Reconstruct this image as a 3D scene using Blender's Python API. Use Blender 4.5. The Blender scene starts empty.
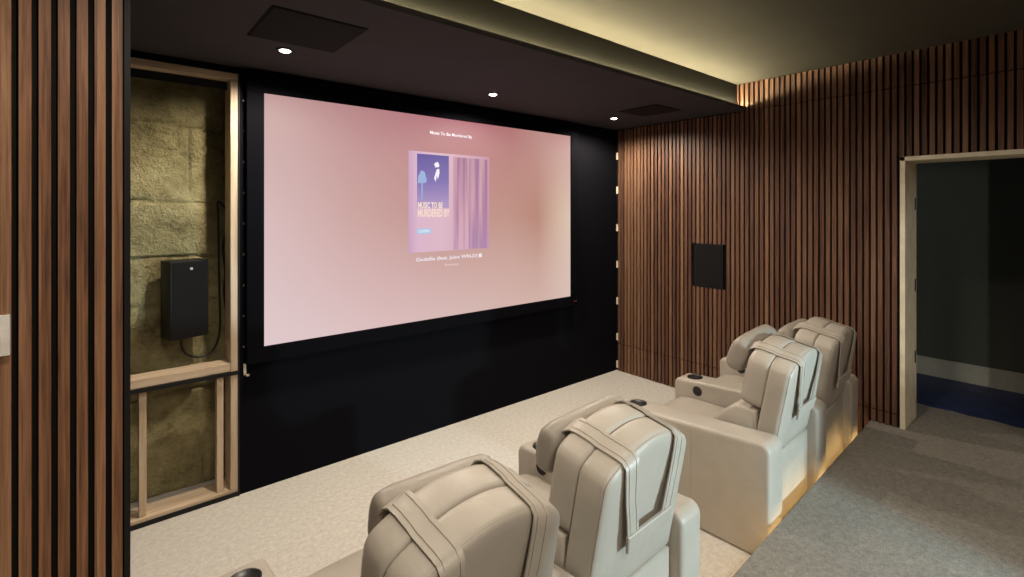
import bpy, bmesh, math, random
from mathutils import Vector, Matrix, noise
random.seed(7)
SC = bpy.context.scene
COL = SC.collection
PI = math.pi

# ------------------------------------------------------------------ materials
def mat(name):
    m = bpy.data.materials.new(name); m.use_nodes = True
    nt = m.node_tree; nt.nodes.clear()
    out = nt.nodes.new('ShaderNodeOutputMaterial')
    b = nt.nodes.new('ShaderNodeBsdfPrincipled')
    nt.links.new(b.outputs[0], out.inputs[0])
    return m, nt, b

def N(nt, typ, **kw):
    n = nt.nodes.new(typ)
    for k, v in kw.items():
        if k.startswith('_'): setattr(n, k[1:], v)
        else: n.inputs[k].default_value = v
    return n

def coords(nt, scale=(1, 1, 1), kind='Object'):
    tc = nt.nodes.new('ShaderNodeTexCoord'); mp = nt.nodes.new('ShaderNodeMapping')
    nt.links.new(tc.outputs[kind], mp.inputs[0]); mp.inputs['Scale'].default_value = scale
    return mp.outputs[0]

def ramp(nt, fac, stops, interp='LINEAR'):
    r = nt.nodes.new('ShaderNodeValToRGB'); r.color_ramp.interpolation = interp
    e = r.color_ramp.elements
    while len(e) < len(stops): e.new(0.5)
    for k, (p, c) in enumerate(stops):
        e[k].position = p; e[k].color = (*c, 1)
    nt.links.new(fac, r.inputs[0])
    return r.outputs[0]

def plain(name, col, rough=0.6, metal=0.0, spec=0.5, nscale=40, namp=0.08, bump=0.0, bscale=200):
    m, nt, b = mat(name)
    v = coords(nt)
    n = N(nt, 'ShaderNodeTexNoise', Scale=nscale, Detail=4.0); nt.links.new(v, n.inputs['Vector'])
    lo = tuple(c * (1 - namp) for c in col); hi = tuple(min(1, c * (1 + namp)) for c in col)
    nt.links.new(ramp(nt, n.outputs[0], [(0.3, lo), (0.7, hi)]), b.inputs['Base Color'])
    b.inputs['Roughness'].default_value = rough; b.inputs['Metallic'].default_value = metal
    b.inputs['Specular IOR Level'].default_value = spec
    if bump:
        n2 = N(nt, 'ShaderNodeTexNoise', Scale=bscale, Detail=3.0); nt.links.new(v, n2.inputs['Vector'])
        bp = N(nt, 'ShaderNodeBump', Strength=bump, Distance=0.01); nt.links.new(n2.outputs[0], bp.inputs['Height'])
        nt.links.new(bp.outputs[0], b.inputs['Normal'])
    return m

def emit(name, col, strength):
    m, nt, b = mat(name)
    b.inputs['Base Color'].default_value = (0.02, 0.02, 0.02, 1)
    b.inputs['Emission Color'].default_value = (*col, 1)
    b.inputs['Emission Strength'].default_value = strength
    return m

def slat_wood(name, axis, pitch, off, cols):
    """walnut veneer: every slat its own tone, grain running up the slat"""
    m, nt, b = mat(name)
    tc = nt.nodes.new('ShaderNodeTexCoord'); sp = nt.nodes.new('ShaderNodeSeparateXYZ')
    nt.links.new(tc.outputs['Object'], sp.inputs[0])
    a = N(nt, 'ShaderNodeMath', _operation='SUBTRACT'); nt.links.new(sp.outputs[axis], a.inputs[0]); a.inputs[1].default_value = off
    d = N(nt, 'ShaderNodeMath', _operation='DIVIDE'); nt.links.new(a.outputs[0], d.inputs[0]); d.inputs[1].default_value = pitch
    f = N(nt, 'ShaderNodeMath', _operation='FLOOR'); nt.links.new(d.outputs[0], f.inputs[0])
    wn = N(nt, 'ShaderNodeTexWhiteNoise', _noise_dimensions='1D'); nt.links.new(f.outputs[0], wn.inputs['W'])
    # grain: offset z per slat
    k = N(nt, 'ShaderNodeMath', _operation='MULTIPLY'); nt.links.new(wn.outputs[0], k.inputs[0]); k.inputs[1].default_value = 31.0
    z = N(nt, 'ShaderNodeMath', _operation='ADD'); nt.links.new(sp.outputs[2], z.inputs[0]); nt.links.new(k.outputs[0], z.inputs[1])
    zs = N(nt, 'ShaderNodeMath', _operation='MULTIPLY'); nt.links.new(z.outputs[0], zs.inputs[0]); zs.inputs[1].default_value = 1.6
    cx = nt.nodes.new('ShaderNodeCombineXYZ')
    xs = N(nt, 'ShaderNodeMath', _operation='MULTIPLY'); nt.links.new(sp.outputs[axis], xs.inputs[0]); xs.inputs[1].default_value = 55.0
    nt.links.new(xs.outputs[0], cx.inputs[0]); nt.links.new(zs.outputs[0], cx.inputs[2]); nt.links.new(k.outputs[0], cx.inputs[1])
    g = N(nt, 'ShaderNodeTexNoise', Scale=1.6, Detail=6.0, Roughness=0.62, Distortion=0.7); nt.links.new(cx.outputs[0], g.inputs['Vector'])
    mixf = N(nt, 'ShaderNodeMath', _operation='MULTIPLY'); nt.links.new(wn.outputs[0], mixf.inputs[0]); mixf.inputs[1].default_value = 0.5
    g2 = N(nt, 'ShaderNodeMath', _operation='MULTIPLY_ADD'); nt.links.new(g.outputs[0], g2.inputs[0]); g2.inputs[1].default_value = 1.35
    g2.inputs[2].default_value = -0.37
    s = N(nt, 'ShaderNodeMath', _operation='ADD'); nt.links.new(mixf.outputs[0], s.inputs[0]); nt.links.new(g2.outputs[0], s.inputs[1])
    nt.links.new(ramp(nt, s.outputs[0], [(0.1, cols[0]), (0.5, cols[1]), (0.95, cols[2])]), b.inputs['Base Color'])
    b.inputs['Roughness'].default_value = 0.5
    b.inputs['Specular IOR Level'].default_value = 0.3
    return m

def carpet(name, dark, light, scale=170):
    m, nt, b = mat(name)
    v = coords(nt)
    n = N(nt, 'ShaderNodeTexNoise', Scale=scale, Detail=3.0, Roughness=0.7); nt.links.new(v, n.inputs['Vector'])
    n2 = N(nt, 'ShaderNodeTexNoise', Scale=38.0, Detail=5.0, Roughness=0.65); nt.links.new(v, n2.inputs['Vector'])
    mx = N(nt, 'ShaderNodeMath', _operation='MULTIPLY_ADD'); nt.links.new(n2.outputs[0], mx.inputs[0]); mx.inputs[1].default_value = 0.5
    n3 = N(nt, 'ShaderNodeMath', _operation='MULTIPLY'); nt.links.new(n.outputs[0], n3.inputs[0]); n3.inputs[1].default_value = 0.6
    nt.links.new(n3.outputs[0], mx.inputs[2])
    nt.links.new(ramp(nt, mx.outputs[0], [(0.38, dark), (0.75, light)]), b.inputs['Base Color'])
    b.inputs['Roughness'].default_value = 0.95; b.inputs['Specular IOR Level'].default_value = 0.1
    b.inputs['Sheen Weight'].default_value = 0.15
    bp = N(nt, 'ShaderNodeBump', Strength=0.5, Distance=0.006); nt.links.new(n.outputs[0], bp.inputs['Height'])
    nt.links.new(bp.outputs[0], b.inputs['Normal'])
    return m

def leather(name, col, rough=0.42):
    m, nt, b = mat(name)
    v = coords(nt)
    vo = N(nt, 'ShaderNodeTexVoronoi', Scale=420.0); nt.links.new(v, vo.inputs['Vector'])
    n = N(nt, 'ShaderNodeTexNoise', Scale=7.0, Detail=5.0); nt.links.new(v, n.inputs['Vector'])
    nt.links.new(ramp(nt, n.outputs[0], [(0.3, tuple(c * 0.94 for c in col)), (0.7, tuple(c * 1.04 for c in col))]), b.inputs['Base Color'])
    b.inputs['Roughness'].default_value = rough; b.inputs['Specular IOR Level'].default_value = 0.45
    bp = N(nt, 'ShaderNodeBump', Strength=0.12, Distance=0.002); nt.links.new(vo.outputs['Distance'], bp.inputs['Height'])
    n4 = N(nt, 'ShaderNodeTexNoise', Scale=14.0, Detail=2.0); nt.links.new(v, n4.inputs['Vector'])
    bp2 = N(nt, 'ShaderNodeBump', Strength=0.12, Distance=0.02); nt.links.new(n4.outputs[0], bp2.inputs['Height'])
    nt.links.new(bp.outputs[0], bp2.inputs['Normal']); nt.links.new(bp2.outputs[0], b.inputs['Normal'])
    return m

def pine(name, axis):
    m, nt, b = mat(name)
    sc = [26, 26, 26]; sc[axis] = 1.3
    v = coords(nt, tuple(sc))
    n = N(nt, 'ShaderNodeTexNoise', Scale=1.5, Detail=5.0, Distortion=0.5); nt.links.new(v, n.inputs['Vector'])
    nt.links.new(ramp(nt, n.outputs[0], [(0.3, (0.45, 0.325, 0.21)), (0.6, (0.61, 0.48, 0.345)), (0.8, (0.68, 0.555, 0.415))]), b.inputs['Base Color'])
    b.inputs['Roughness'].default_value = 0.7
    return m

def stone_mat():
    m, nt, b = mat('rough yellow stone')
    v = coords(nt)
    n = N(nt, 'ShaderNodeTexNoise', Scale=5.0, Detail=8.0, Roughness=0.65); nt.links.new(v, n.inputs['Vector'])
    n2 = N(nt, 'ShaderNodeTexNoise', Scale=45.0, Detail=6.0, Roughness=0.7); nt.links.new(v, n2.inputs['Vector'])
    mx = N(nt, 'ShaderNodeMath', _operation='MULTIPLY_ADD'); nt.links.new(n2.outputs[0], mx.inputs[0]); mx.inputs[1].default_value = 0.35
    nt.links.new(n.outputs[0], mx.inputs[2])
    nt.links.new(ramp(nt, mx.outputs[0], [(0.42, (0.095, 0.075, 0.028)), (0.62, (0.30, 0.255, 0.118)), (0.85, (0.47, 0.405, 0.21))]), b.inputs['Base Color'])
    b.inputs['Roughness'].default_value = 0.95
    bp = N(nt, 'ShaderNodeBump', Strength=1.0, Distance=0.03); nt.links.new(n2.outputs[0], bp.inputs['Height'])
    nt.links.new(bp.outputs[0], b.inputs['Normal'])
    return m

M = {}
M['floor'] = carpet('pale beige carpet', (0.44, 0.405, 0.355), (0.73, 0.695, 0.63))
M['platform'] = carpet('grey brown carpet', (0.105, 0.094, 0.075), (0.27, 0.246, 0.205), 150)
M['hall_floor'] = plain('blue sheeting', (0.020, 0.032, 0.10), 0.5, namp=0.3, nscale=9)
M['black_wall'] = plain('black acoustic cloth', (0.0042, 0.0042, 0.006), 0.95, spec=0.06, namp=0.15, nscale=300)
M['dark_paint'] = plain('dark ceiling paint', (0.050, 0.045, 0.052), 0.85, spec=0.2, namp=0.05, nscale=6, bump=0.05)
M['black_paint'] = plain('matt black brown paint', (0.019, 0.0175, 0.0135), 0.9, spec=0.1, namp=0.05, nscale=6)
M['ceiling'] = plain('main ceiling paint', (0.075, 0.068, 0.055), 0.9, spec=0.05, namp=0.04, nscale=4)
M['felt'] = plain('black felt', (0.010, 0.009, 0.008), 0.95, spec=0.1)
M['wall_paint'] = plain('dim warm paint', (0.16, 0.14, 0.12), 0.9)
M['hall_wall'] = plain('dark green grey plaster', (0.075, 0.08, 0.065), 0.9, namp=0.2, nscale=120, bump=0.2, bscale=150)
M['hall_base'] = plain('cream painted skirting', (0.42, 0.40, 0.33), 0.6)
M['door_frame'] = plain('primed pale timber', (0.76, 0.68, 0.52), 0.6, namp=0.1, nscale=12)
M['stone'] = stone_mat()
M['pine_x'] = pine('pine along x', 0); M['pine_z'] = pine('pine along z', 2)
M['black_trim'] = plain('black painted trim', (0.009, 0.009, 0.0095), 0.6, spec=0.25)
M['velvet'] = plain('black velvet frame', (0.003, 0.003, 0.0045), 0.9, spec=0.05)
M['grille'] = plain('dark speaker cloth', (0.006, 0.0055, 0.006), 0.85, spec=0.2, namp=0.3, nscale=500)
M['speaker'] = plain('black speaker cabinet', (0.007, 0.007, 0.008), 0.5, spec=0.3, namp=0.1)
M['badge'] = plain('silver badge', (0.35, 0.35, 0.35), 0.4, metal=0.3)
M['red_badge'] = plain('dull red badge', (0.16, 0.03, 0.03), 0.5)
M['cable'] = plain('black cable', (0.015, 0.013, 0.012), 0.5)
M['white_plastic'] = plain('white plastic', (0.82, 0.80, 0.76), 0.4)
M['leather'] = leather('beige grey leather', (0.40, 0.360, 0.304))
M['leather_dk'] = leather('taupe leather', (0.30, 0.265, 0.222))
M['black_plastic'] = plain('black plastic', (0.012, 0.012, 0.013), 0.35)
M['steel'] = plain('dark steel ring', (0.05, 0.05, 0.055), 0.3, metal=1.0)
M['metal_trim'] = plain('white light trim', (0.6, 0.6, 0.58), 0.4)
M['lens'] = emit('lit lamp lens', (1.0, 0.93, 0.85), 14)
M['led'] = emit('yellow strip light', (1.0, 0.89, 0.56), 370)
M['led_amber'] = emit('amber strip light', (1.0, 0.64, 0.24), 13)
PITCH = 0.0417
M['wood_shaded'] = slat_wood('walnut slats darkened', 1, PITCH, 0.0, ((0.040, 0.017, 0.012), (0.130, 0.062, 0.038), (0.25, 0.137, 0.078)))  # same walnut, the right wall's dimmer light put into a darker colour
M['wood_lit'] = slat_wood('walnut slats brightened', 0, PITCH, 0.0, ((0.085, 0.036, 0.020), (0.27, 0.132, 0.070), (0.46, 0.275, 0.165)))  # same walnut, strong light on the left panel put into a paler colour

# ------------------------------------------------------------------ mesh helpers
def link(name, bm, m, parent=None, smooth=None):
    bmesh.ops.recalc_face_normals(bm, faces=bm.faces[:])
    me = bpy.data.meshes.new(name); bm.to_mesh(me); bm.free()
    me.materials.append(m)
    o = bpy.data.objects.new(name, me); COL.objects.link(o)
    if parent: o.parent = parent
    if smooth is not None:
        for p in me.polygons: p.use_smooth = True
        me.set_sharp_from_angle(angle=math.radians(smooth))
    return o

def box(bm, x0, x1, y0, y1, z0, z1, bev=0.0, seg=2):
    vs = [bm.verts.new(p) for p in ((x0, y0, z0), (x1, y0, z0), (x1, y1, z0), (x0, y1, z0), (x0, y0, z1), (x1, y0, z1), (x1, y1, z1), (x0, y1, z1))]
    fs = [bm.faces.new([vs[i] for i in f]) for f in ((0, 3, 2, 1), (4, 5, 6, 7), (0, 1, 5, 4), (1, 2, 6, 5), (2, 3, 7, 6), (3, 0, 4, 7))]
    if bev:
        es = list({e for f in fs for e in f.edges})
        bmesh.ops.bevel(bm, geom=es, offset=bev, segments=seg, profile=0.6, affect='EDGES')
    return bm

def boxes(*bs, bev=0.0):
    bm = bmesh.new()
    for b in bs: box(bm, *b, bev=bev)
    return bm

def loft(bm, rings, cap=True):
    R = [[bm.verts.new(p) for p in r] for r in rings]
    n = len(R[0])
    for a, b in zip(R, R[1:]):
        for i in range(n):
            bm.faces.new((a[i], a[(i + 1) % n], b[(i + 1) % n], b[i]))
    if cap:
        bm.faces.new(R[0][::-1]); bm.faces.new(R[-1])
    return bm

def inset(pts, d):
    """inward offset of a closed counter-clockwise 2D outline"""
    n = len(pts); out = []
    for i in range(n):
        p0, p, p1 = Vector(pts[i - 1]), Vector(pts[i]), Vector(pts[(i + 1) % n])
        a = (p - p0).normalized(); b = (p1 - p).normalized()
        n1 = Vector((-a.y, a.x)); n2 = Vector((-b.y, b.x))
        k = (n1 + n2)
        k = k / max(0.3, k.length_squared) * 2 if k.length_squared > 1e-6 else n1
        out.append(p + k * d)
    return out

def shrink(pts, d):
    """inset for small d, even shrink towards the middle for large d"""
    if d <= 0.02: return inset(pts, d)
    q = inset(pts, 0.02); c = sum((Vector(p) for p in pts), Vector((0, 0))) / len(pts)
    k = 1 - (d - 0.02) / 0.25
    return [c + (p - c) * k for p in q]

def tube(bm, pts, r, n=8, closed=False):
    pts = [Vector(p) for p in pts]; rings = []
    for i, p in enumerate(pts):
        a = pts[max(i - 1, 0)]; b = pts[min(i + 1, len(pts) - 1)]
        t = (b - a).normalized()
        u = t.cross(Vector((0.13, 0.31, 0.94))).normalized(); w = t.cross(u)
        rings.append([p + u * r * math.cos(2 * PI * k / n) + w * r * math.sin(2 * PI * k / n) for k in range(n)])
    return loft(bm, rings)

def spline(pts, sub=6):
    P = [Vector(p) for p in pts]; out = []
    for i in range(len(P) - 1):
        p0 = P[max(i - 1, 0)]; p1 = P[i]; p2 = P[i + 1]; p3 = P[min(i + 2, len(P) - 1)]
        for k in range(sub):
            t = k / sub
            out.append(0.5 * ((2 * p1) + (p2 - p0) * t + (2 * p0 - 5 * p1 + 4 * p2 - p3) * t * t + (3 * p1 - p0 - 3 * p2 + p3) * t ** 3))
    out.append(P[-1]); return out

def disc_cup(bm, c, r, depth, axis='z', wall=0.006, n=28, floor=None):
    """open round cup sunk along -axis: rim, inner wall, bottom"""
    c = Vector(c)
    def ring(rad, d):
        if axis == 'z': return [c + Vector((rad * math.cos(2 * PI * k / n), rad * math.sin(2 * PI * k / n), d)) for k in range(n)]
        return [c + Vector((-d, rad * math.cos(2 * PI * k / n), rad * math.sin(2 * PI * k / n))) for k in range(n)]
    fl = -depth * 0.85 if floor is None else floor
    return loft(bm, [ring(r, -depth), ring(r, 0.001), ring(r - wall * 0.3, 0.004), ring(r - wall, 0.003), ring(r - wall - 0.002, fl), ring(0.004, fl)])

def tag(o, label, cat, group=None):
    o['label'] = label; o['category'] = cat
    if group: o['group'] = group
    return o

def struct(name, bm, m, parent=None, smooth=None):
    o = link(name, bm, m, parent, smooth)
    if not parent: o['kind'] = 'structure'
    return o

def empty(name, loc, rz=0.0):
    o = bpy.data.objects.new(name, None); COL.objects.link(o)
    o.location = loc; o.rotation_euler = (0, 0, rz); o.empty_display_size = 0.1
    return o

def copy_tree(o, parent=None):
    c = o.copy(); COL.objects.link(c); c.parent = parent
    for ch in [x for x in list(o.children)]: copy_tree(ch, c)
    return c

# ------------------------------------------------------------------ room
WX = 4.345           # face of the slats on the right wall
FY = 3.4             # face of the black screen wall
SOF = 2.625          # underside of the dropped soffit
CEIL = 2.862
XL, YB = -2.4, -2.9
PZ = 0.205
def edge(x): return 0.995 + 0.0375 * (x - 2.05)   # front edge of the platform

struct('floor', boxes((XL, WX + 0.03, -0.2, 4.0, -0.1, 0.0)), M['floor'])
bm = bmesh.new()
x0, x1 = XL, WX + 0.03
def prism_xy(bm, poly, z0, z1):
    loft(bm, [[(x, y, z0) for x, y in poly], [(x, y, z1) for x, y in poly]])
prism_xy(bm, [(x0, YB), (x1, YB), (x1, edge(x1) - 0.03), (x0, edge(x0) - 0.03)], 0.0, PZ - 0.025)
prism_xy(bm, [(x0, YB), (x1, YB), (x1, edge(x1)), (x0, edge(x0))], PZ - 0.025, PZ)
struct('floor_platform', bm, M['platform'])

struct('ceiling', boxes((XL, WX + 0.05, YB, 2.12, CEIL, CEIL + 0.1)), M['ceiling'])
# soffit with its light channel
LIP, FAS = 1.985, 2.068
bm = boxes((XL, WX - 0.001, LIP, FAS, SOF, SOF + 0.012), (XL, WX + 0.05, FAS, 3.9, SOF, SOF + 0.012), (XL, WX - 0.001, LIP, LIP + 0.012, SOF + 0.012, SOF + 0.028))
struct('ceiling_soffit', bm, M['dark_paint'])
struct('ceiling_fascia', boxes((XL, WX + 0.05, FAS, FAS + 0.05, SOF + 0.012, CEIL)), M['black_paint'])
bm = boxes((XL, WX - 0.01, FAS - 0.017, FAS - 0.007, SOF + 0.0125, SOF + 0.021))
o = link('cove_strip_light', bm, M['led']); tag(o, 'long yellow strip light hidden in the ceiling step above the screen area', 'light strip')

# right wall and doorway
DY0, DY1, DTOP = 0.05, 0.906, 2.125
TH = 0.32
def wall_right_boxes(x0, x1):
    return [(x0, x1, DY1, 3.9, 0.0, CEIL), (x0, x1, YB, DY0, 0.0, CEIL), (x0, x1, DY0, DY1, DTOP, CEIL), (x0, x1, DY0, DY1, -0.1, PZ - 0.002)]
struct('wall_right', boxes(*wall_right_boxes(WX + 0.021, WX + TH)), M['felt'])

SPK = (2.195, 2.469, 1.025, 1.437)
def slats_y(z0, z1, yA, yB, cut=(), gap=0.0145):
    bm = bmesh.new(); k = math.floor(yA / PITCH)
    while k * PITCH < yB:
        a, b = k * PITCH + gap / 2, (k + 1) * PITCH - gap / 2; k += 1
        a, b = max(a, yA), min(b, yB)
        if b - a < 0.004: continue
        segs = [(z0, z1)]
        for (c0, c1, d0, d1) in cut:
            if b > c0 and a < c1:
                new = []
                for s0, s1 in segs:
                    if d0 > s0: new.append((s0, min(d0, s1)))
                    if d1 < s1: new.append((max(d1, s0), s1))
                segs = new
        for s0, s1 in segs:
            if s1 - s0 > 0.01: box(bm, WX, WX + 0.02, a, b, s0, s1)
    return bm
tag(link('wood_slat_panel', slats_y(2.622, CEIL - 0.002, YB, FAS - 0.001), M['wood_shaded']),
    'top strip of vertical walnut slats under the main ceiling', 'wall panel')
door_cut = (DY0, DY1, -1.0, DTOP)
tag(link('wood_slat_panel', slats_y(0.302, 2.615, YB, 3.372, [door_cut, SPK]), M['wood_shaded']),
    'tall main run of vertical walnut slats on the wall around the doorway', 'wall panel')
bm = slats_y(0.004, 0.295, edge(WX) + 0.004, 3.372)
b2 = slats_y(PZ + 0.004, 0.295, DY1 + 0.001, edge(WX) + 0.002)
me = bpy.data.meshes.new('t'); b2.to_mesh(me); b2.free(); bm.from_mesh(me); bpy.data.meshes.remove(me)
tag(link('wood_slat_panel', bm, M['wood_shaded']), 'low skirting strip of vertical walnut slats along the floor', 'wall panel')

# pine packers glimpsed in the corner gap
cb = empty('corner_batten', (WX + 0.0105, 3.385, 0.0))
link('batten', boxes((0.002, 0.0105, -0.012, 0.012, 0.001, SOF - 0.001)), M['felt'], cb)
for z in (0.03, 0.33, 0.72, 1.12, 1.52, 1.93, 2.3):
    link('packer', boxes((-0.0105, 0.002, -0.011, 0.011, z, z + 0.075)), M['door_frame'], cb)
tag(cb, 'dark corner batten dotted with pale packers beside the black screen wall', 'batten')

# in-wall speaker
sp = empty('wall_speaker', (WX + 0.019, (SPK[0] + SPK[1]) / 2, SPK[2]))
sp_h, sp_w = SPK[3] - SPK[2], (SPK[1] - SPK[0]) / 2
link('speaker_grille', boxes((-0.022, 0.0, -sp_w + 0.008, sp_w - 0.008, 0.008, sp_h - 0.008), bev=0.002), M['grille'], sp)
link('frame', boxes((-0.019, 0.0, -sp_w + 0.001, -sp_w + 0.008, 0.001, sp_h - 0.001), (-0.019, 0.0, sp_w - 0.008, sp_w - 0.001, 0.001, sp_h - 0.001),
                    (-0.019, 0.0, -sp_w + 0.008, sp_w - 0.008, 0.001, 0.008), (-0.019, 0.0, -sp_w + 0.008, sp_w - 0.008, sp_h - 0.008, sp_h - 0.001)), M['black_trim'], sp)
tag(sp, 'dark rectangular speaker set flush into the slatted wall', 'speaker')

# door frame
bm = boxes((WX - 0.004, WX + TH + 0.01, DY1 - 0.03, DY1, PZ, DTOP), (WX - 0.004, WX + TH + 0.01, DY0, DY0 + 0.03, PZ, DTOP),
           (WX - 0.004, WX + TH + 0.01, DY0, DY1, DTOP - 0.03, DTOP), bev=0.002)
df = struct('door_1', bm, M['door_frame'])
for z in (0.62, 1.15, 1.75):
    link('hinge_recess', boxes((WX + TH - 0.045, WX + TH - 0.012, DY1 - 0.0312, DY1 - 0.029, z, z + 0.09)), M['black_trim'], df)
# hall beyond
HX = 5.96
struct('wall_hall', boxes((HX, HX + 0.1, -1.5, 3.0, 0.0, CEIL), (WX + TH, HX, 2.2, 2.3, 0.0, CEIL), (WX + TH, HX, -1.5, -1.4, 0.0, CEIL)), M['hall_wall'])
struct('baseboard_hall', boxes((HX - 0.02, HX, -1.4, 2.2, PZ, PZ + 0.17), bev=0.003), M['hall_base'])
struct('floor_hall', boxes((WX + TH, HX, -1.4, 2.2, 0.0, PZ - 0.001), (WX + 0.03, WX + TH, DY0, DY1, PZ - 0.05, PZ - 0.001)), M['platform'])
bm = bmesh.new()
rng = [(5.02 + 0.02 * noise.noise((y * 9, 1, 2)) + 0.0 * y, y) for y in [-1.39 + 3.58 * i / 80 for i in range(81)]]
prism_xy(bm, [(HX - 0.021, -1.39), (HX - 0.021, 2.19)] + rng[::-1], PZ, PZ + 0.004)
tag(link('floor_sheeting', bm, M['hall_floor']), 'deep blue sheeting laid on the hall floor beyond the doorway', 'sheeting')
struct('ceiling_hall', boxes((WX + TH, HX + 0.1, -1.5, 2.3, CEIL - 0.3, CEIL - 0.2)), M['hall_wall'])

# black screen wall (false wall) with the open alcove at its left
AX0, AX1, ATOP = 0.10, 0.634, 2.585
bm = boxes((AX1 + 0.036, WX + 0.03, FY, FY + 0.03, 0.0, SOF), (XL, AX1 + 0.036, FY, FY + 0.03, ATOP + 0.01, SOF))
struct('wall_screen', bm, M['black_wall'])
# stone wall behind, one rough sculpted surface
bm = bmesh.new()
SX0, SX1, NX, NZ = -0.45, 1.25, 110, 190
jz = [0.0, 0.62, 1.165, 1.455, 1.80, 2.28, 2.7]
def stone_y(x, z):
    d = 0.018 * noise.fractal((x * 3.1, z * 3.1, 3.3), 1.0, 2.0, 5) + 0.008 * noise.noise((x * 17, z * 17, 1))
    for j, q in enumerate(jz):
        qq = q + 0.018 * noise.noise((x * 2.5, q * 7, 0.5))
        d += 0.022 * math.exp(-((z - qq) / 0.011) ** 2)
        if z > q and (j + 1 == len(jz) or z <= jz[j + 1]):
            d += 0.014 * noise.noise((q * 11.3, 4.2, 1.1))
            vx = SX0 + ((j * 0.37) % 0.8) + 0.22
            for e in (vx, vx + 0.75, vx + 1.4): d += 0.018 * math.exp(-((x - e - 0.015 * noise.noise((z * 4, e, 0))) / 0.010) ** 2)
    return 3.70 + d
G = [[bm.verts.new((SX0 + (SX1 - SX0) * i / NX, stone_y(SX0 + (SX1 - SX0) * i / NX, 2.75 * k / NZ), 2.75 * k / NZ)) for i in range(NX + 1)] for k in range(NZ + 1)]
for k in range(NZ):
    for i in range(NX): bm.faces.new((G[k][i], G[k][i + 1], G[k + 1][i + 1], G[k + 1][i]))
BK = [bm.verts.new(p) for p in ((SX0, 3.9, 0), (SX1, 3.9, 0), (SX1, 3.9, 2.75), (SX0, 3.9, 2.75))]
bm.faces.new(BK)
struct('wall_stone', bm, M['stone'], smooth=40)
struct('wall_alcove', boxes((0.86, 0.9, FY + 0.03, 3.66, 0.0, SOF), (-0.42, -0.38, FY - 0.6, 3.66, 0.0, SOF)), M['black_wall'])

# pine framing of the alcove: each timber its own object
S0 = FY - 0.002
def timber(bx, m, label):
    return tag(link('timber_stud', boxes(bx, bev=0.002), m), label, 'timber')
timber((AX1 - 0.012, AX1 + 0.028, FY, FY + 0.17, 0.0435, ATOP - 0.04), M['pine_z'], 'full height pine stud at the right side of the stone alcove')
timber((AX0 - 0.3, AX1 + 0.03, FY, FY + 0.09, ATOP - 0.038, ATOP), M['pine_x'], 'pine top rail across the head of the stone alcove')
timber((AX0 - 0.3, AX1 - 0.0135, FY + 0.002, FY + 0.13, 0.768, 0.815), M['pine_x'], 'horizontal pine rail across the alcove under the wall speaker')
timber((AX0 - 0.3, AX1 + 0.028, FY, FY + 0.16, 0.001, 0.042), M['pine_x'], 'pine floor plate at the foot of the stone alcove')
timber((0.178, 0.212, FY + 0.022, FY + 0.075, 0.0435, 0.7665), M['pine_z'], 'short pine stud at the left below the alcove rail')
timber((0.553, 0.588, FY + 0.022, FY + 0.075, 0.0435, 0.7665), M['pine_z'], 'short pine stud below the alcove rail near the black wall')
# black edge trims
struct('trim_1', boxes((AX1 + 0.0285, AX1 + 0.0355, FY - 0.012, FY + 0.03, 0.0, ATOP)), M['black_trim'])
struct('trim_2', boxes((AX0 - 0.3, AX1 + 0.028, FY - 0.010, FY + 0.001, 0.744, 0.766)), M['black_trim'])
struct('trim_3', boxes((AX0 - 0.3, AX1 + 0.028, FY - 0.010, FY - 0.001, 0.001, 0.026)), M['black_trim'])
struct('trim_4', boxes((AX0 - 0.3, AX1 - 0.014, FY + 0.095, FY + 0.105, ATOP - 0.085, ATOP - 0.039)), M['black_trim'])
# staples down the black edge, a bracket by the rail
for k in range(9):
    z = 2.42 - k * 0.19
    o = link('staple', boxes((AX1 + 0.056, AX1 + 0.063, FY - 0.002, FY + 0.001, z, z + 0.012)), M['badge'])
    tag(o, 'tiny bright staple in the black cloth edge beside the alcove', 'staple', 'staples down the edge of the black wall')
o = link('corner_bracket', boxes((AX1 + 0.058, AX1 + 0.073, FY - 0.006, FY, 0.72, 0.80), (AX1 + 0.058, AX1 + 0.090, FY - 0.006, FY, 0.72, 0.732)), M['door_frame'])
tag(o, 'small pale bracket on the black wall at the end of the alcove rail', 'bracket')

# speaker hung on the stone
sk = empty('alcove_speaker', (0.383, 3.655, 0.985), math.radians(15))
link('cabinet', box(bmesh.new(), -0.102, 0.102, -0.165, -0.02, 0.0, 0.462, bev=0.005), M['speaker'], sk, 40)
link('grille', box(bmesh.new(), -0.096, 0.096, -0.170, -0.164, 0.006, 0.456, bev=0.002), M['grille'], sk)
bd = link('badge', boxes((-0.002, 0.012, -0.173, -0.1695, 0.408, 0.422)), M['badge'], sk)
link('wall_bracket', boxes((-0.06, 0.06, -0.021, 0.05, 0.12, 0.33)), M['black_trim'], sk)
tag(sk, 'black box speaker mounted on the stone wall inside the alcove', 'speaker')
cpts = [(0.395, 3.60, 0.978), (0.395, 3.62, 0.92), (0.425, 3.645, 0.855), (0.50, 3.66, 0.82), (0.57, 3.665, 0.85), (0.608, 3.665, 0.97), (0.607, 3.665, 1.2), (0.603, 3.665, 1.43), (0.60, 3.665, 1.7), (0.598, 3.67, 1.80), (0.63, 3.675, 1.78), (0.68, 3.68, 1.70)]
tag(link('speaker_cable', tube(bmesh.new(), spline(cpts), 0.0065), M['cable'], smooth=60), 'black cable looping up the stone from the alcove speaker', 'cable')
cp2 = [(0.70, 3.665, 1.66), (0.645, 3.66, 1.60), (0.627, 3.66, 1.5), (0.640, 3.665, 1.35), (0.633, 3.66, 1.22), (0.645, 3.665, 1.1)]
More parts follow.
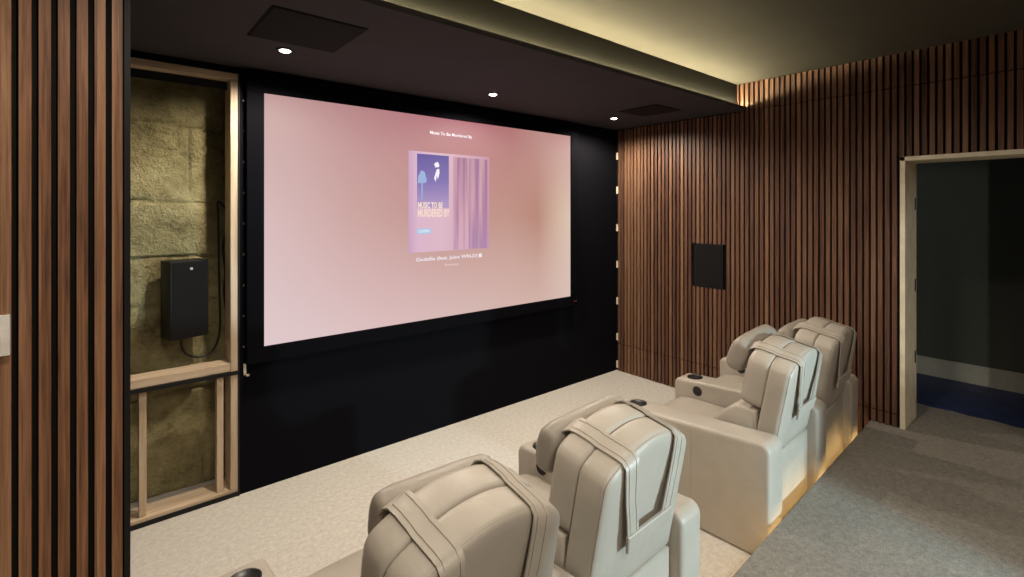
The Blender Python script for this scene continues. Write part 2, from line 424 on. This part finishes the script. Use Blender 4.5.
tag(link('loose_wire', tube(bmesh.new(), spline(cp2), 0.008), M['cable'], smooth=60), 'dark loose wire hanging in shade beside the right alcove stud', 'cable')

# left slatted return
LY = 2.0
bm = bmesh.new(); k0 = -40
off = 0.036 - 0.0125
SLX = [(0.036 + PITCH * k, 0.036 + PITCH * k + 0.0262) for k in range(-44, 1)]
for a, b in SLX: box(bm, a, b, LY, LY + 0.02, 0.0, CEIL - 0.002)
pl = link('wood_slat_panel', bm, M['wood_lit'])
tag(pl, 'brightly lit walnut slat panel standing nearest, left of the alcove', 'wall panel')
struct('wall_left', boxes((XL, 0.066, LY + 0.0205, LY + 0.05, 0.0, LIP > 0 and SOF), (XL, 0.066, LY + 0.0205, FAS - 0.001, SOF + 0.04, CEIL), (0.0, 0.066, LY + 0.05, 2.75, 0.0, SOF)), M['felt'])
struct('trim_5', boxes((0.0665, 0.082, LY - 0.004, LY + 0.05, 0.0, SOF)), M['black_trim'])
sw = empty('light_switch', (-0.222, LY, 1.338))
link('switch_plate', box(bmesh.new(), -0.0335, 0.0335, -0.016, 0.0, 0.0, 0.115, bev=0.003), M['white_plastic'], sw, 40)
link('rocker', box(bmesh.new(), -0.017, 0.017, -0.020, -0.0155, 0.035, 0.08, bev=0.002), M['white_plastic'], sw, 40)
tag(sw, 'white switch plate on the slats at the left picture edge', 'switch')

# room behind the camera
struct('wall_back', boxes((XL, WX + 0.02, YB - 0.1, YB, 0.0, CEIL)), M['wall_paint'])
struct('wall_side', boxes((XL - 0.1, XL, YB, LY + 0.05, 0.0, CEIL)), M['wall_paint'])

# ------------------------------------------------------------------ ceiling fittings
def downlight(loc, label):
    t = empty('downlight', loc)
    n = 28
    bm = bmesh.new()
    ring = lambda r, z: [(r * math.cos(2 * PI * k / n), r * math.sin(2 * PI * k / n), z) for k in range(n)]
    R = [[bm.verts.new(p) for p in ring(r, z)] for r, z in ((0.046, 0.0), (0.046, -0.004), (0.040, -0.006), (0.031, -0.005), (0.029, 0.0))]
    for a, b in zip(R, R[1:]):
        for i in range(n): bm.faces.new((a[i], a[(i + 1) % n], b[(i + 1) % n], b[i]))
    link('trim_ring', bm, M['dark_paint'], t, 50)
    bm = bmesh.new(); loft(bm, [ring(0.0285, -0.001), ring(0.0285, -0.006), ring(0.022, -0.010), ring(0.010, -0.012)])
    link('lens', bm, M['lens'], t, 50)
    tag(t, label, 'light', 'recessed ceiling spots above the screen')
    return t
DL = [(0.787, 2.865), (2.286, 2.942), (3.764, 2.969)]
for (x, y), s in zip(DL, ('round lit ceiling spot beside the dark hatch', 'round lit ceiling spot above the middle of the screen', 'round lit ceiling spot nearest the slatted wall corner')):
    downlight((x, y, SOF - 0.0005), s)

def hatch(x0, x1, y0, y1, label):
    t = empty('ceiling_hatch', ((x0 + x1) / 2, (y0 + y1) / 2, SOF))
    a, b = (x1 - x0) / 2, (y1 - y0) / 2
    link('panel', box(bmesh.new(), -a + 0.008, a - 0.008, -b + 0.008, b - 0.008, -0.006, -0.001, bev=0.001), M['grille'], t)
    link('frame', boxes((-a, a, -b, -b + 0.007, -0.004, -0.0005), (-a, a, b - 0.007, b, -0.004, -0.0005), (-a, -a + 0.007, -b + 0.007, b - 0.007, -0.004, -0.0005), (a - 0.007, a, -b + 0.007, b - 0.007, -0.004, -0.0005)), M['grille'], t)
    tag(t, label, 'hatch')
hatch(0.572, 1.003, 2.268, 2.735, 'black square speaker hatch in the soffit beside the leftmost spot')
hatch(3.53, 3.91, 2.35, 2.74, 'black square speaker hatch in the soffit near the slatted wall')

# ------------------------------------------------------------------ projection screen
def screen_mat():
    m, nt, b = mat('projected picture')  # picture colours plus the uneven light on the screen, painted into the emission
    tc = nt.nodes.new('ShaderNodeTexCoord'); sp = nt.nodes.new('ShaderNodeSeparateXYZ')
    nt.links.new(tc.outputs['Object'], sp.inputs[0])
    def rng(sock, a, c):
        r = nt.nodes.new('ShaderNodeMapRange'); r.interpolation_type = 'LINEAR'
        r.inputs['From Min'].default_value = a; r.inputs['From Max'].default_value = c
        nt.links.new(sock, r.inputs['Value']); return r.outputs[0]
    X = rng(sp.outputs[0], -1.39, 1.39); Z = rng(sp.outputs[2], 0.0, 1.58)
    s = lambda r, g, bb: tuple((c / 255 / 12.92 if c < 11 else ((c / 255 + 0.055) / 1.055) ** 2.4) for c in (r, g, bb))
    top = ramp(nt, X, [(0.0, s(196, 158, 156)), (0.25, s(190, 138, 140)), (0.55, s(184, 112, 124)), (0.72, s(184, 122, 122)), (0.85, s(196, 148, 142)), (1.0, s(198, 150, 148))])
    midc = ramp(nt, X, [(0.0, s(220, 190, 190)), (0.2, s(208, 168, 164)), (0.45, s(198, 148, 142)), (0.72, s(196, 148, 136)), (0.84, s(188, 138, 122)), (0.94, s(216, 184, 164)), (1.0, s(226, 200, 182))])
    bot = ramp(nt, X, [(0.0, s(230, 206, 208)), (0.3, s(224, 192, 192)), (0.6, s(218, 186, 180)), (0.85, s(216, 182, 172)), (1.0, s(222, 196, 186))])
    f1 = rng(Z, 0.0, 0.5); f2 = rng(Z, 0.5, 1.0)
    m1 = nt.nodes.new('ShaderNodeMixRGB'); nt.links.new(f1, m1.inputs[0]); nt.links.new(bot, m1.inputs[1]); nt.links.new(midc, m1.inputs[2])
    m2 = nt.nodes.new('ShaderNodeMixRGB'); nt.links.new(f2, m2.inputs[0]); nt.links.new(m1.outputs[0], m2.inputs[1]); nt.links.new(top, m2.inputs[2])
    b.inputs['Base Color'].default_value = (0.02, 0.02, 0.02, 1); b.inputs['Roughness'].default_value = 1.0
    b.inputs['Specular IOR Level'].default_value = 0.0
    nt.links.new(m2.outputs[0], b.inputs['Emission Color']); b.inputs['Emission Strength'].default_value = 0.92
    return m
def srgb(r, g, b): return tuple((c / 255 / 12.92 if c < 11 else ((c / 255 + 0.055) / 1.055) ** 2.4) for c in (r, g, b))
def pic_mat(name, stops, axis=2, lo=0.0, hi=1.0, stripes=None):
    m, nt, b = mat(name)
    tc = nt.nodes.new('ShaderNodeTexCoord'); sp = nt.nodes.new('ShaderNodeSeparateXYZ')
    nt.links.new(tc.outputs['Object'], sp.inputs[0])
    r = nt.nodes.new('ShaderNodeMapRange'); r.inputs['From Min'].default_value = lo; r.inputs['From Max'].default_value = hi
    nt.links.new(sp.outputs[axis], r.inputs['Value'])
    c = ramp(nt, r.outputs[0], stops)
    if stripes:
        mp = nt.nodes.new('ShaderNodeMapping'); mp.inputs['Scale'].default_value = (22, 1, 0.9); nt.links.new(tc.outputs['Object'], mp.inputs[0])
        n = N(nt, 'ShaderNodeTexNoise', Scale=1.0, Detail=1.5); nt.links.new(mp.outputs[0], n.inputs['Vector'])
        c2 = ramp(nt, n.outputs[0], [(0.38, srgb(150, 100, 150)), (0.5, srgb(196, 146, 172)), (0.62, srgb(226, 178, 186))])
        mx = nt.nodes.new('ShaderNodeMixRGB'); mx.inputs[0].default_value = stripes
        nt.links.new(c, mx.inputs[1]); nt.links.new(c2, mx.inputs[2]); c = mx.outputs[0]
    b.inputs['Base Color'].default_value = (0.02, 0.02, 0.02, 1); b.inputs['Specular IOR Level'].default_value = 0.0
    nt.links.new(c, b.inputs['Emission Color']); b.inputs['Emission Strength'].default_value = 0.92
    return m

SY = 3.355
SCX, SCZ = 2.185, 0.90      # screen picture centre x, bottom z
ps = empty('projection_screen', (SCX, FY, SCZ))
W2, H = 1.388, 1.579
surf = link('screen_surface', boxes((-W2, W2, SY - FY, SY - FY + 0.012, 0, H)), screen_mat(), ps)
fb = 0.098
bm = bmesh.new()
yf0, yf1 = -0.058, -0.002
for bx in ((-W2 - fb, W2 + fb, yf0, yf1, H, H + fb + 0.03), (-W2 - fb, W2 + fb, yf0, yf1, -fb, 0), (-W2 - fb, -W2, yf0, yf1, 0, H), (W2, W2 + fb, yf0, yf1, 0, H)):
    box(bm, *bx, bev=0.004)
link('frame', bm, M['velvet'], ps)
link('badge', boxes((1.42, 1.465, yf0 - 0.002, yf0 + 0.001, -0.058, -0.047)), M['red_badge'], ps)
tag(ps, 'wide lit projection screen with black border on the black wall', 'screen')
yl = SY - FY
def flat(name, x0, x1, z0, z1, m, lvl=1):
    o = link(name, boxes((x0 - SCX, x1 - SCX, yl - 0.0012 * lvl, yl - 0.0012 * (lvl - 1), z0 - SCZ, z1 - SCZ)), m, surf); return o
flat('picture_panel', 1.80, 2.565, 1.425, 2.20, pic_mat('panel lilac', [(0.0, srgb(206, 164, 196)), (0.1, srgb(224, 184, 206)), (0.38, srgb(226, 186, 202)), (1.0, srgb(200, 150, 172))], 0, -0.385, 0.38))
flat('poster_picture', 1.872, 2.158, 1.765, 2.182, pic_mat('poster blue', [(0.0, srgb(182, 156, 200)), (0.5, srgb(128, 110, 178)), (1.0, srgb(92, 78, 156))], 2, 0.865, 1.282), 2)
flat('curtain_picture', 2.20, 2.545, 1.428, 2.178, pic_mat('curtain mauve', [(0.0, srgb(206, 168, 196)), (0.4, srgb(202, 154, 172)), (1.0, srgb(168, 116, 140))], 2, 0.53, 1.278, stripes=0.55), 2)
flat('button_picture', 1.872, 1.992, 1.567, 1.606, pic_mat('button blue', [(0, srgb(150, 196, 232)), (1, srgb(178, 214, 240))]), 2)
M['white_glow'] = emit('projected white', srgb(240, 232, 240), 0.95)
M['cream_glow'] = emit('projected cream', srgb(244, 214, 196), 0.95)
M['pale_blue_glow'] = emit('projected pale blue', srgb(140, 170, 214), 0.9)
def lettering(name, txt, x0, x1, z0, z1, m, lvl=3, bold=0.018):
    cu = bpy.data.curves.new(name, 'FONT'); cu.body = txt; cu.size = 1.0; cu.resolution_u = 2; cu.offset = bold
    t = bpy.data.objects.new(name + '_curve', cu); COL.objects.link(t)
    bpy.context.view_layer.update()
    me = bpy.data.meshes.new_from_object(t.evaluated_get(bpy.context.evaluated_depsgraph_get()))
    bpy.data.objects.remove(t)
    xs = [v.co.x for v in me.vertices]; ys = [v.co.y for v in me.vertices]
    sx = (x1 - x0) / (max(xs) - min(xs)); sz = (z1 - z0) / (max(ys) - min(ys))
    mx, my = min(xs), min(ys)
    for v in me.vertices:
        px, pz = (v.co.x - mx) * sx + x0, (v.co.y - my) * sz + z0
        v.co = (px - SCX, yl - 0.0012 * lvl, pz - SCZ)
    me.materials.clear(); me.materials.append(m); me.name = name
    o = bpy.data.objects.new(name, me); COL.objects.link(o); o.parent = surf
    return o
lettering('heading_lettering', 'Music To Be Murdered By', 1.985, 2.385, 2.335, 2.368, M['white_glow'])
lettering('title_lettering', 'MUSIC TO BE', 1.878, 2.10, 1.762, 1.812, M['cream_glow'], bold=0.035)
lettering('title_lettering', 'MURDERED BY', 1.878, 2.165, 1.695, 1.757, M['cream_glow'], bold=0.035)
lettering('button_lettering', 'LISTEN', 1.885, 1.978, 1.577, 1.597, M['white_glow'])
lettering('caption_lettering', 'Godzilla (feat. Juice WRLD)', 1.86, 2.44, 1.348, 1.384, M['white_glow'])
flat('caption_badge', 2.455, 2.485, 1.352, 1.384, M['white_glow'], 2)
lettering('subtitle_lettering', 'Eminem', 2.12, 2.25, 1.303, 1.322, pic_mat('soft white', [(0, srgb(232, 212, 212)), (1, srgb(234, 214, 214))]))
# loose pale blobs and a lamp-like shape standing in for the poster's picture
def blob(name, pts, m):
    bm = bmesh.new()
    vs = [bm.verts.new((x - SCX, yl - 0.0036, z - SCZ)) for x, z in pts]; bm.faces.new(vs)
    return link(name, bm, m, surf)
def ell(cx, cz, a, b, n=14, w=0.25): return [(cx + a * math.cos(2 * PI * k / n) * (1 + w * math.sin(3 * k)), cz + b * math.sin(2 * PI * k / n) * (1 + w * math.cos(2 * k + 1))) for k in range(n)]
blob('pale_patch', ell(2.045, 2.105, 0.022, 0.022), M['white_glow'])
blob('pale_patch', [(2.02, 2.0), (2.035, 1.97), (2.045, 2.02), (2.055, 1.99), (2.07, 2.04), (2.068, 2.075), (2.045, 2.07)], M['white_glow'])
blob('lamp_patch', [(1.876, 1.955), (1.95, 1.96), (1.955, 1.99), (1.935, 2.045), (1.905, 2.055), (1.882, 2.01)], M['pale_blue_glow'])
blob('lamp_patch', [(1.908, 1.83), (1.917, 1.83), (1.92, 1.956), (1.908, 1.956)], M['pale_blue_glow'])

# ------------------------------------------------------------------ recliners
R0 = math.radians(10.5)
HY, HZ = 0.036, 0.455
def BP(x, w, d):
    """point of the reclined back: w up the back, d forward through its thickness"""
    return (x, HY - math.sin(R0) * w + math.cos(R0) * d, HZ + math.cos(R0) * w + math.sin(R0) * d)
BW = 0.252
def top_w(x): return 0.452 + 0.086 * (1 - min(1, abs(x) / BW) ** 2.0)
def outline(w0, half=BW, lift=0.0, corner=0.032):
    pts = [(-half + 0.012, w0), (half - 0.012, w0), (half, w0 + 0.02)]
    n = 5
    pts += [(half, w0 + (0.44 - w0) * k / n) for k in range(1, n)]
    pts += [(half - 0.002, 0.432 + lift), (half - 0.010, 0.451 + lift), (half - 0.026, top_w(half - 0.026) + lift)]
    m = 20
    xs = [(half - 0.045) * (1 - 2 * k / m) for k in range(m + 1)]
    pts += [(x, top_w(x) + lift) for x in xs]
    pts += [(-half + 0.026, top_w(half - 0.026) + lift), (-half + 0.010, 0.451 + lift), (-half + 0.002, 0.432 + lift)]
    pts += [(-half, w0 + (0.44 - w0) * k / n) for k in range(n - 1, 0, -1)]
    pts += [(-half, w0 + 0.02)]
    return pts
def back_piece(w0, prof, lift=0.0):
    """prof: list of (d, inset)"""
    bm = bmesh.new(); o = outline(w0, lift=lift)
    loft(bm, [[BP(p[0], p[1], d) for p in shrink(o, i)] for d, i in prof])
    return bm

def arm_mesh(xc, hw=0.09):
    """side profile rounded, lofted across the width with soft edges"""
    prof = []
    def arc(cy, cz, r, a0, a1, n=7):
        for k in range(n + 1):
            a = a0 + (a1 - a0) * k / n; prof.append((cy + r * math.cos(a), cz + r * math.sin(a)))
    L = 0.915
    prof += [(-0.010, 0.004), (L - 0.01, 0.004)]
    arc(L - 0.045, 0.54 - 0.05, 0.045, 0, PI / 2)
    arc(0.03, 0.583 - 0.045, 0.045, PI / 2, PI)
    bm = bmesh.new()
    steps = [(-hw, 0.020), (-hw + 0.004, 0.009), (-hw + 0.012, 0.002), (-hw + 0.024, 0.0), (hw - 0.024, 0.0), (hw - 0.012, 0.002), (hw - 0.004, 0.009), (hw, 0.020)]
    rings = []
    for dx, i in steps:
        q = inset(prof, i)
        rings.append([(xc + dx, y, max(z, 0.004)) for y, z in q])
    loft(bm, rings)
    return bm

def slope(bm):
    """follow the gentle fall of the arm top"""
    for v in bm.verts: v.co.z -= 0.0518 * (v.co.y - 0.80)
    return bm

def arm(t, xc, cup=True, dial=False, hw=0.09):
    a = link('armrest', arm_mesh(xc, hw), M['leather'], t, 50)
    if cup:
        c = link('cup_holder', slope(disc_cup(bmesh.new(), (xc, 0.80, 0.5437), 0.047, 0.004, 'z', floor=0.0012)), M['black_plastic'], a, 50)
        c['label'] = 'black round cup holder'
        r = bmesh.new(); n = 28
        ring = lambda rr, z: [(xc + rr * math.cos(2 * PI * k / n), 0.80 + rr * math.sin(2 * PI * k / n), z) for k in range(n)]
        loft(r, [ring(0.0475, 0.538), ring(0.053, 0.538), ring(0.053, 0.5450), ring(0.0505, 0.5470), ring(0.0475, 0.5465)], cap=False)
        link('cup_ring', slope(r), M['steel'], a, 50)
    if dial:
        c = link('control_dial', disc_cup(bmesh.new(), (xc - hw + 0.0005, 0.735, 0.478), 0.034, 0.006, 'x', 0.008, floor=0.0012), M['black_plastic'], a, 50)
        c['label'] = 'round black control on the inner face'
    s = bmesh.new()
    for q in (-1, 1):
        tube(s, [(xc + q * (hw - 0.0003), 0.40, 0.02), (xc + q * (hw - 0.0003), 0.40, 0.535)], 0.0012, 6)
    link('seam', s, M['leather_dk'], a)
    return a

def seat_parts(t):
    hw = 0.259
    # seat cushion: lofted along y with a crowned top and waterfall front
    def sec(y, zt, zb, crown, w):
        pts = []; n = 12
        for k in range(n + 1):
            u = -1 + 2 * k / n
            pts.append((u * w, y, zt + crown * (1 - u * u) - 0.012 * abs(u) ** 8))
        pts += [(w, y, zb), (-w, y, zb)]
        return pts
    bm = bmesh.new()
    loft(bm, [sec(0.20, 0.445, 0.31, 0.012, hw - 0.006), sec(0.45, 0.435, 0.30, 0.016, hw), sec(0.65, 0.437, 0.30, 0.016, hw), sec(0.76, 0.438, 0.30, 0.014, hw), sec(0.825, 0.428, 0.30, 0.01, hw), sec(0.86, 0.405, 0.305, 0.006, hw - 0.004), sec(0.872, 0.375, 0.32, 0.0, hw - 0.01)])
    link('seat', bm, M['leather'], t, 60)
    link('footrest', box(bmesh.new(), -hw + 0.004, hw - 0.004, 0.80, 0.868, 0.07, 0.298, bev=0.02, seg=3), M['leather'], t, 50)
    link('base', boxes((-hw + 0.006, hw - 0.006, 0.085, 0.79, 0.05, 0.297)), M['black_trim'], t)
    # lower rear panel, soft and slightly proud
    bm = bmesh.new()
    loft(bm, [[(x, y, z) for x, z in inset([(-hw + 0.003, 0.075), (hw - 0.003, 0.075), (hw - 0.003, 0.452), (-hw + 0.003, 0.452)], i)] for y, i in ((0.08, 0.0), (0.05, 0.0), (0.036, 0.005), (0.03, 0.02), (0.027, 0.09))])
    link('rear_panel', bm, M['leather'], t, 50)
    # lumbar bolster
    bm = bmesh.new(); prof = [(0.13, 0.452), (0.44, 0.452), (0.452, 0.475), (0.44, 0.50), (0.36, 0.57), (0.29, 0.635), (0.245, 0.668), (0.215, 0.668), (0.13, 0.66)]
    st = [(-0.252, 0.02), (-0.247, 0.008), (-0.235, 0.0), (0.235, 0.0), (0.247, 0.008), (0.252, 0.02)]
    loft(bm, [[(dx, y, z) for y, z in inset(prof, i)] for dx, i in st])
    link('lumbar_cushion', bm, M['leather'], t, 50)
    # back: rear shell and front cushion meeting in a sewn groove
    link('backrest', back_piece(0.004, [(-0.006, 0.10), (-0.0045, 0.045), (-0.001, 0.014), (0.003, 0.006), (0.0065, 0.003), (0.0085, 0.0055), (0.0105, 0.0015), (0.03, 0.0), (0.09, 0.0), (0.105, 0.001), (0.110, 0.006), (0.111, 0.02)]), M['leather'], t, 60)
    link('back_cushion', back_piece(0.206, [(0.1115, 0.02), (0.1125, 0.007), (0.118, 0.0015), (0.13, 0.0), (0.198, 0.001), (0.217, 0.007), (0.227, 0.02), (0.233, 0.06), (0.236, 0.10)], lift=0.004), M['leather'], t, 60)

def recliner(loc, rz, both, label, arms=((-0.36, 0.09), (0.36, 0.09))):
    t = empty('theater_recliner', loc, rz)
    if both: arm(t, arms[0][0], True, False, arms[0][1])
    arm(t, arms[1][0], True, True, arms[1][1])
    seat_parts(t)
    tag(t, label, 'recliner', 'beige leather theater recliners in one row facing the screen')
    return t

def headrest(chair_loc, rz, label, py, pz, tilt, roll, straps_m, half=0.245, th=0.062, ht=0.105, px=0.0):
    """cushion in front of the back top, its two straps thrown over the back and joined by a weighted flap"""
    t = empty('headrest_pillow', chair_loc, rz)
    bm = bmesh.new(); n = 28; rings = []
    half_prof = [(0, 1.0), (0.25, 1.0), (0.5, 0.99), (0.7, 0.965), (0.84, 0.92), (0.92, 0.86), (0.965, 0.77), (0.99, 0.64), (1.004, 0.45), (1.010, 0.24), (1.011, 0.04)]
    ends = [(-u, q) for u, q in half_prof[:0:-1]] + half_prof
    ct, stl = math.cos(tilt), math.sin(tilt)
    for u, s in ends:
        s2 = s
        r = []
        for k in range(n):
            a = 2 * PI * k / n
            ca, sa = math.cos(a), math.sin(a)
            e = 0.72
            p = abs(ca) ** e * math.copysign(1, ca) * th * s; q = abs(sa) ** e * math.copysign(1, sa) * ht * s2
            wr = 1 + 0.03 * noise.noise((u * 6, ca * 2, sa * 2)) + (0.05 * noise.noise((u * 40, ca * 7, sa * 7)) if 0.8 < abs(u) < 1.0 else 0)
            p *= wr; q *= wr
            y = ct * p + stl * q; z = -stl * p + ct * q
            r.append((px + u * half, py + y, pz + z + roll * u))
        rings.append(r)
    loft(bm, rings)
    link('cushion', bm, M['leather_dk'], t, 60)
    hw = 0.031
    for s in (-1, 1):
        # (d, w offset from the top or absolute, x)
        path = [(0.27, -0.05, 0.150, 'r'), (0.25, -0.016, 0.150, 'r'), (0.225, 0.002, 0.150, 'r'), (0.19, 0.0085, 0.150, 'r'), (0.135, 0.0085, 0.149, 'r'), (0.1115, 0.004, 0.148, 'r'), (0.085, 0.0045, 0.147, 'r'),
                (0.03, 0.0045, 0.145, 'r'), (0.008, 0.002, 0.144, 'r'), (-0.010, -0.012, 0.143, 'r'), (-0.014, -0.05, 0.140, 'r'), (-0.020, 0.37, 0.128, 'a'), (-0.026, 0.30, 0.112, 'a'), (-0.030, 0.235, 0.100, 'a')]
        bm = bmesh.new(); rings = []
        for i, (d, w, x, mode) in enumerate(path):
            pts = []
            for xe in (x - hw, x + hw):
                ww = (top_w(xe) + w) if mode == 'r' else w
                pts.append((s * xe, ww, d))
            # thickness direction in the (w,d) plane, square to the path
            a = path[max(i - 1, 0)]; b = path[min(i + 1, len(path) - 1)]
            def wv(q): return (top_w(q[2]) + q[1]) if q[3] == 'r' else q[1]
            tw, td = wv(b) - wv(a), b[0] - a[0]
            L = math.hypot(tw, td) or 1; nw, nd = -td / L, tw / L
            k = 0.0045
            (xa, wa, da), (xb, wb, db) = pts
            rings.append([BP(xa, wa, da), BP(xb, wb, db), BP(xb, wb + nw * k, db + nd * k), BP(xa, wa + nw * k, da + nd * k)])
        loft(bm, rings)
        st = link('strap', bm, M['leather'], t, 55)
        # stitch ridges along both edges
        bm = bmesh.new()
        for q in (-0.018, 0.018):
            pts = []
            for (d, w, x, mode) in path[2:]:
                xe = x + q; ww = (top_w(xe) + w) if mode == 'r' else w
                if mode == 'r' and d > 0.02: ww += 0.0052
                elif mode == 'r' and d > 0: ww += 0.0045; d = d - 0.002
                else: d = d - 0.0052
                pts.append(BP(s * xe, ww, d))
            tube(bm, pts, 0.0009, 5)
        link('stitching', bm, M['leather_dk'], st)
    bm = bmesh.new()
    sec = [(-0.120, 0.182), (0.120, 0.182), (0.136, 0.250), (-0.136, 0.250)]
    loft(bm, [[BP(x, w, d - 0.02 * (w - 0.2)) for x, w in inset(sec, i)] for d, i in ((-0.0265, 0.003), (-0.028, 0.0), (-0.036, 0.0), (-0.039, 0.004))])
    link('weight_flap', bm, M['leather'], t)
    tag(t, label, 'pillow', 'headrest pillows strapped over the recliner backs')
    return t

def place(x, y, rz, k, PITCH_C=0.715):
    c, s = math.cos(rz), math.sin(rz)
    return (x + c * PITCH_C * k, y + s * PITCH_C * k, 0.0)
rzR, rzL = math.radians(2.0), math.radians(2.0)
CR = (2.982, 1.072)
pos = [place(0.755, 1.010, rzL, 0), place(1.442, 1.025, rzL, 0), place(*CR, rzR, 0), place(*CR, rzR, 1, 0.71)]
# no overlap where neighbours meet: the right seat of a pair shares its left arm with its neighbour
recliner(pos[0], rzL, True, 'nearest beige leather recliner, cut off by the bottom picture edge', ((-0.36, 0.09), (0.343, 0.082)))
recliner(pos[1], rzL, False, 'second beige leather recliner from the left, standing before the gap in the row', ((0, 0), (0.337, 0.077)))
recliner(pos[2], rzR, True, 'third beige recliner, its long plain side facing the gap in the row')
recliner(pos[3], rzR, False, 'farthest beige leather recliner, against the slatted wall by the doorway')
headrest(pos[0], rzL, 'long taupe headrest pillow strapped to the nearest recliner', 0.25, 0.895, -0.20, -0.012, 0, half=0.205, th=0.05, ht=0.09, px=0.025)
headrest(pos[1], rzL, 'taupe headrest pillow strapped to the second recliner from the left', 0.25, 0.90, -0.20, 0.006, 0, half=0.225, th=0.052, ht=0.095)
headrest(pos[2], rzR, 'plump headrest pillow strapped to the recliner with the long plain side', 0.262, 0.932, -0.35, 0.01, 0, half=0.225, th=0.060, ht=0.105, px=0.03)
headrest(pos[3], rzR, 'headrest pillow strapped to the farthest recliner by the doorway', 0.258, 0.885, -0.25, 0.0, 0, half=0.225, th=0.055, ht=0.095)

# amber strip along the platform riser
bm = bmesh.new()
xa, xb = -1.0, WX - 0.02
prism_xy(bm, [(xa, edge(xa) - 0.029), (xb, edge(xb) - 0.029), (xb, edge(xb) - 0.022), (xa, edge(xa) - 0.022)], 0.105, 0.117)
tag(link('step_strip_light', bm, M['led_amber']), 'amber strip light under the platform edge behind the recliners', 'light strip')

# ------------------------------------------------------------------ lights
def spot(loc, target, energy, col, angle, blend=0.6, size=0.03):
    l = bpy.data.lights.new('spot', 'SPOT'); l.energy = energy; l.color = col; l.spot_size = math.radians(angle); l.spot_blend = blend
    l.shadow_soft_size = size
    o = bpy.data.objects.new('spot_lamp', l); COL.objects.link(o); o.location = loc
    o.rotation_euler = (Vector(target) - Vector(loc)).to_track_quat('-Z', 'Y').to_euler()
    return o
WARM = (1.0, 0.88, 0.73)
for x, y in DL:
    spot((x, y, SOF - 0.02), (x, y, 0), 105, WARM, 166, 0.5, 0.025)
for x, y, e in ((0.12, 1.15, 52), (1.75, 0.95, 48), (3.1, 0.95, 24), (0.4, -0.9, 125), (2.6, -0.9, 34)):
    spot((x, y, CEIL - 0.02), (x, y, 0), e, WARM, 150, 0.6, 0.035)
spot((2.92, -2.0, 0.95), (2.20, 1.1, 0.62), 540, (0.66, 0.90, 1.0), 42, 0.3, 0.10)     # cool beam from the rear of the room
spot((1.0, -1.045, 1.5), (5.96, 0.95, 1.1), 95, (0.95, 0.98, 0.9), 26, 0.4, 0.03)       # reaches through the doorway
# soft fill added for the rear of the room, no lamp known there
l = bpy.data.lights.new('rear_fill_light', 'AREA'); l.shape = 'RECTANGLE'; l.size = 2.5; l.size_y = 1.0; l.energy = 34; l.color = (1.0, 0.9, 0.8)
o = bpy.data.objects.new('rear_fill_light', l); COL.objects.link(o); o.location = (1.0, -1.8, CEIL - 0.03)
# weak fill light added in the hall, no such lamp seen
l = bpy.data.lights.new('hall_fill_light', 'AREA'); l.size = 0.5; l.energy = 1.2; l.color = (0.85, 0.9, 1.0)
o = bpy.data.objects.new('hall_fill_light', l); COL.objects.link(o); o.location = (5.3, 1.6, CEIL - 0.32)

w = bpy.data.worlds.new('World'); SC.world = w; w.use_nodes = True
w.node_tree.nodes['Background'].inputs[0].default_value = (0.02, 0.02, 0.022, 1)
w.node_tree.nodes['Background'].inputs[1].default_value = 0.5

# ------------------------------------------------------------------ camera
cam = bpy.data.cameras.new('Camera'); co = bpy.data.objects.new('Camera', cam); COL.objects.link(co)
cam.sensor_width = 36; cam.lens = 36 * 493.6 / 1024; cam.shift_y = -78.5 / 1024
cam.clip_start = 0.02
co.location = (0, 0, 1.75); co.rotation_euler = (PI / 2, 0, -math.atan2(415, 493.6))
SC.camera = co
SC.view_settings.view_transform = 'Standard'; SC.view_settings.look = 'None'
SC.view_settings.exposure = 0.0; SC.view_settings.gamma = 1.0; SC.view_settings.use_curve_mapping = False
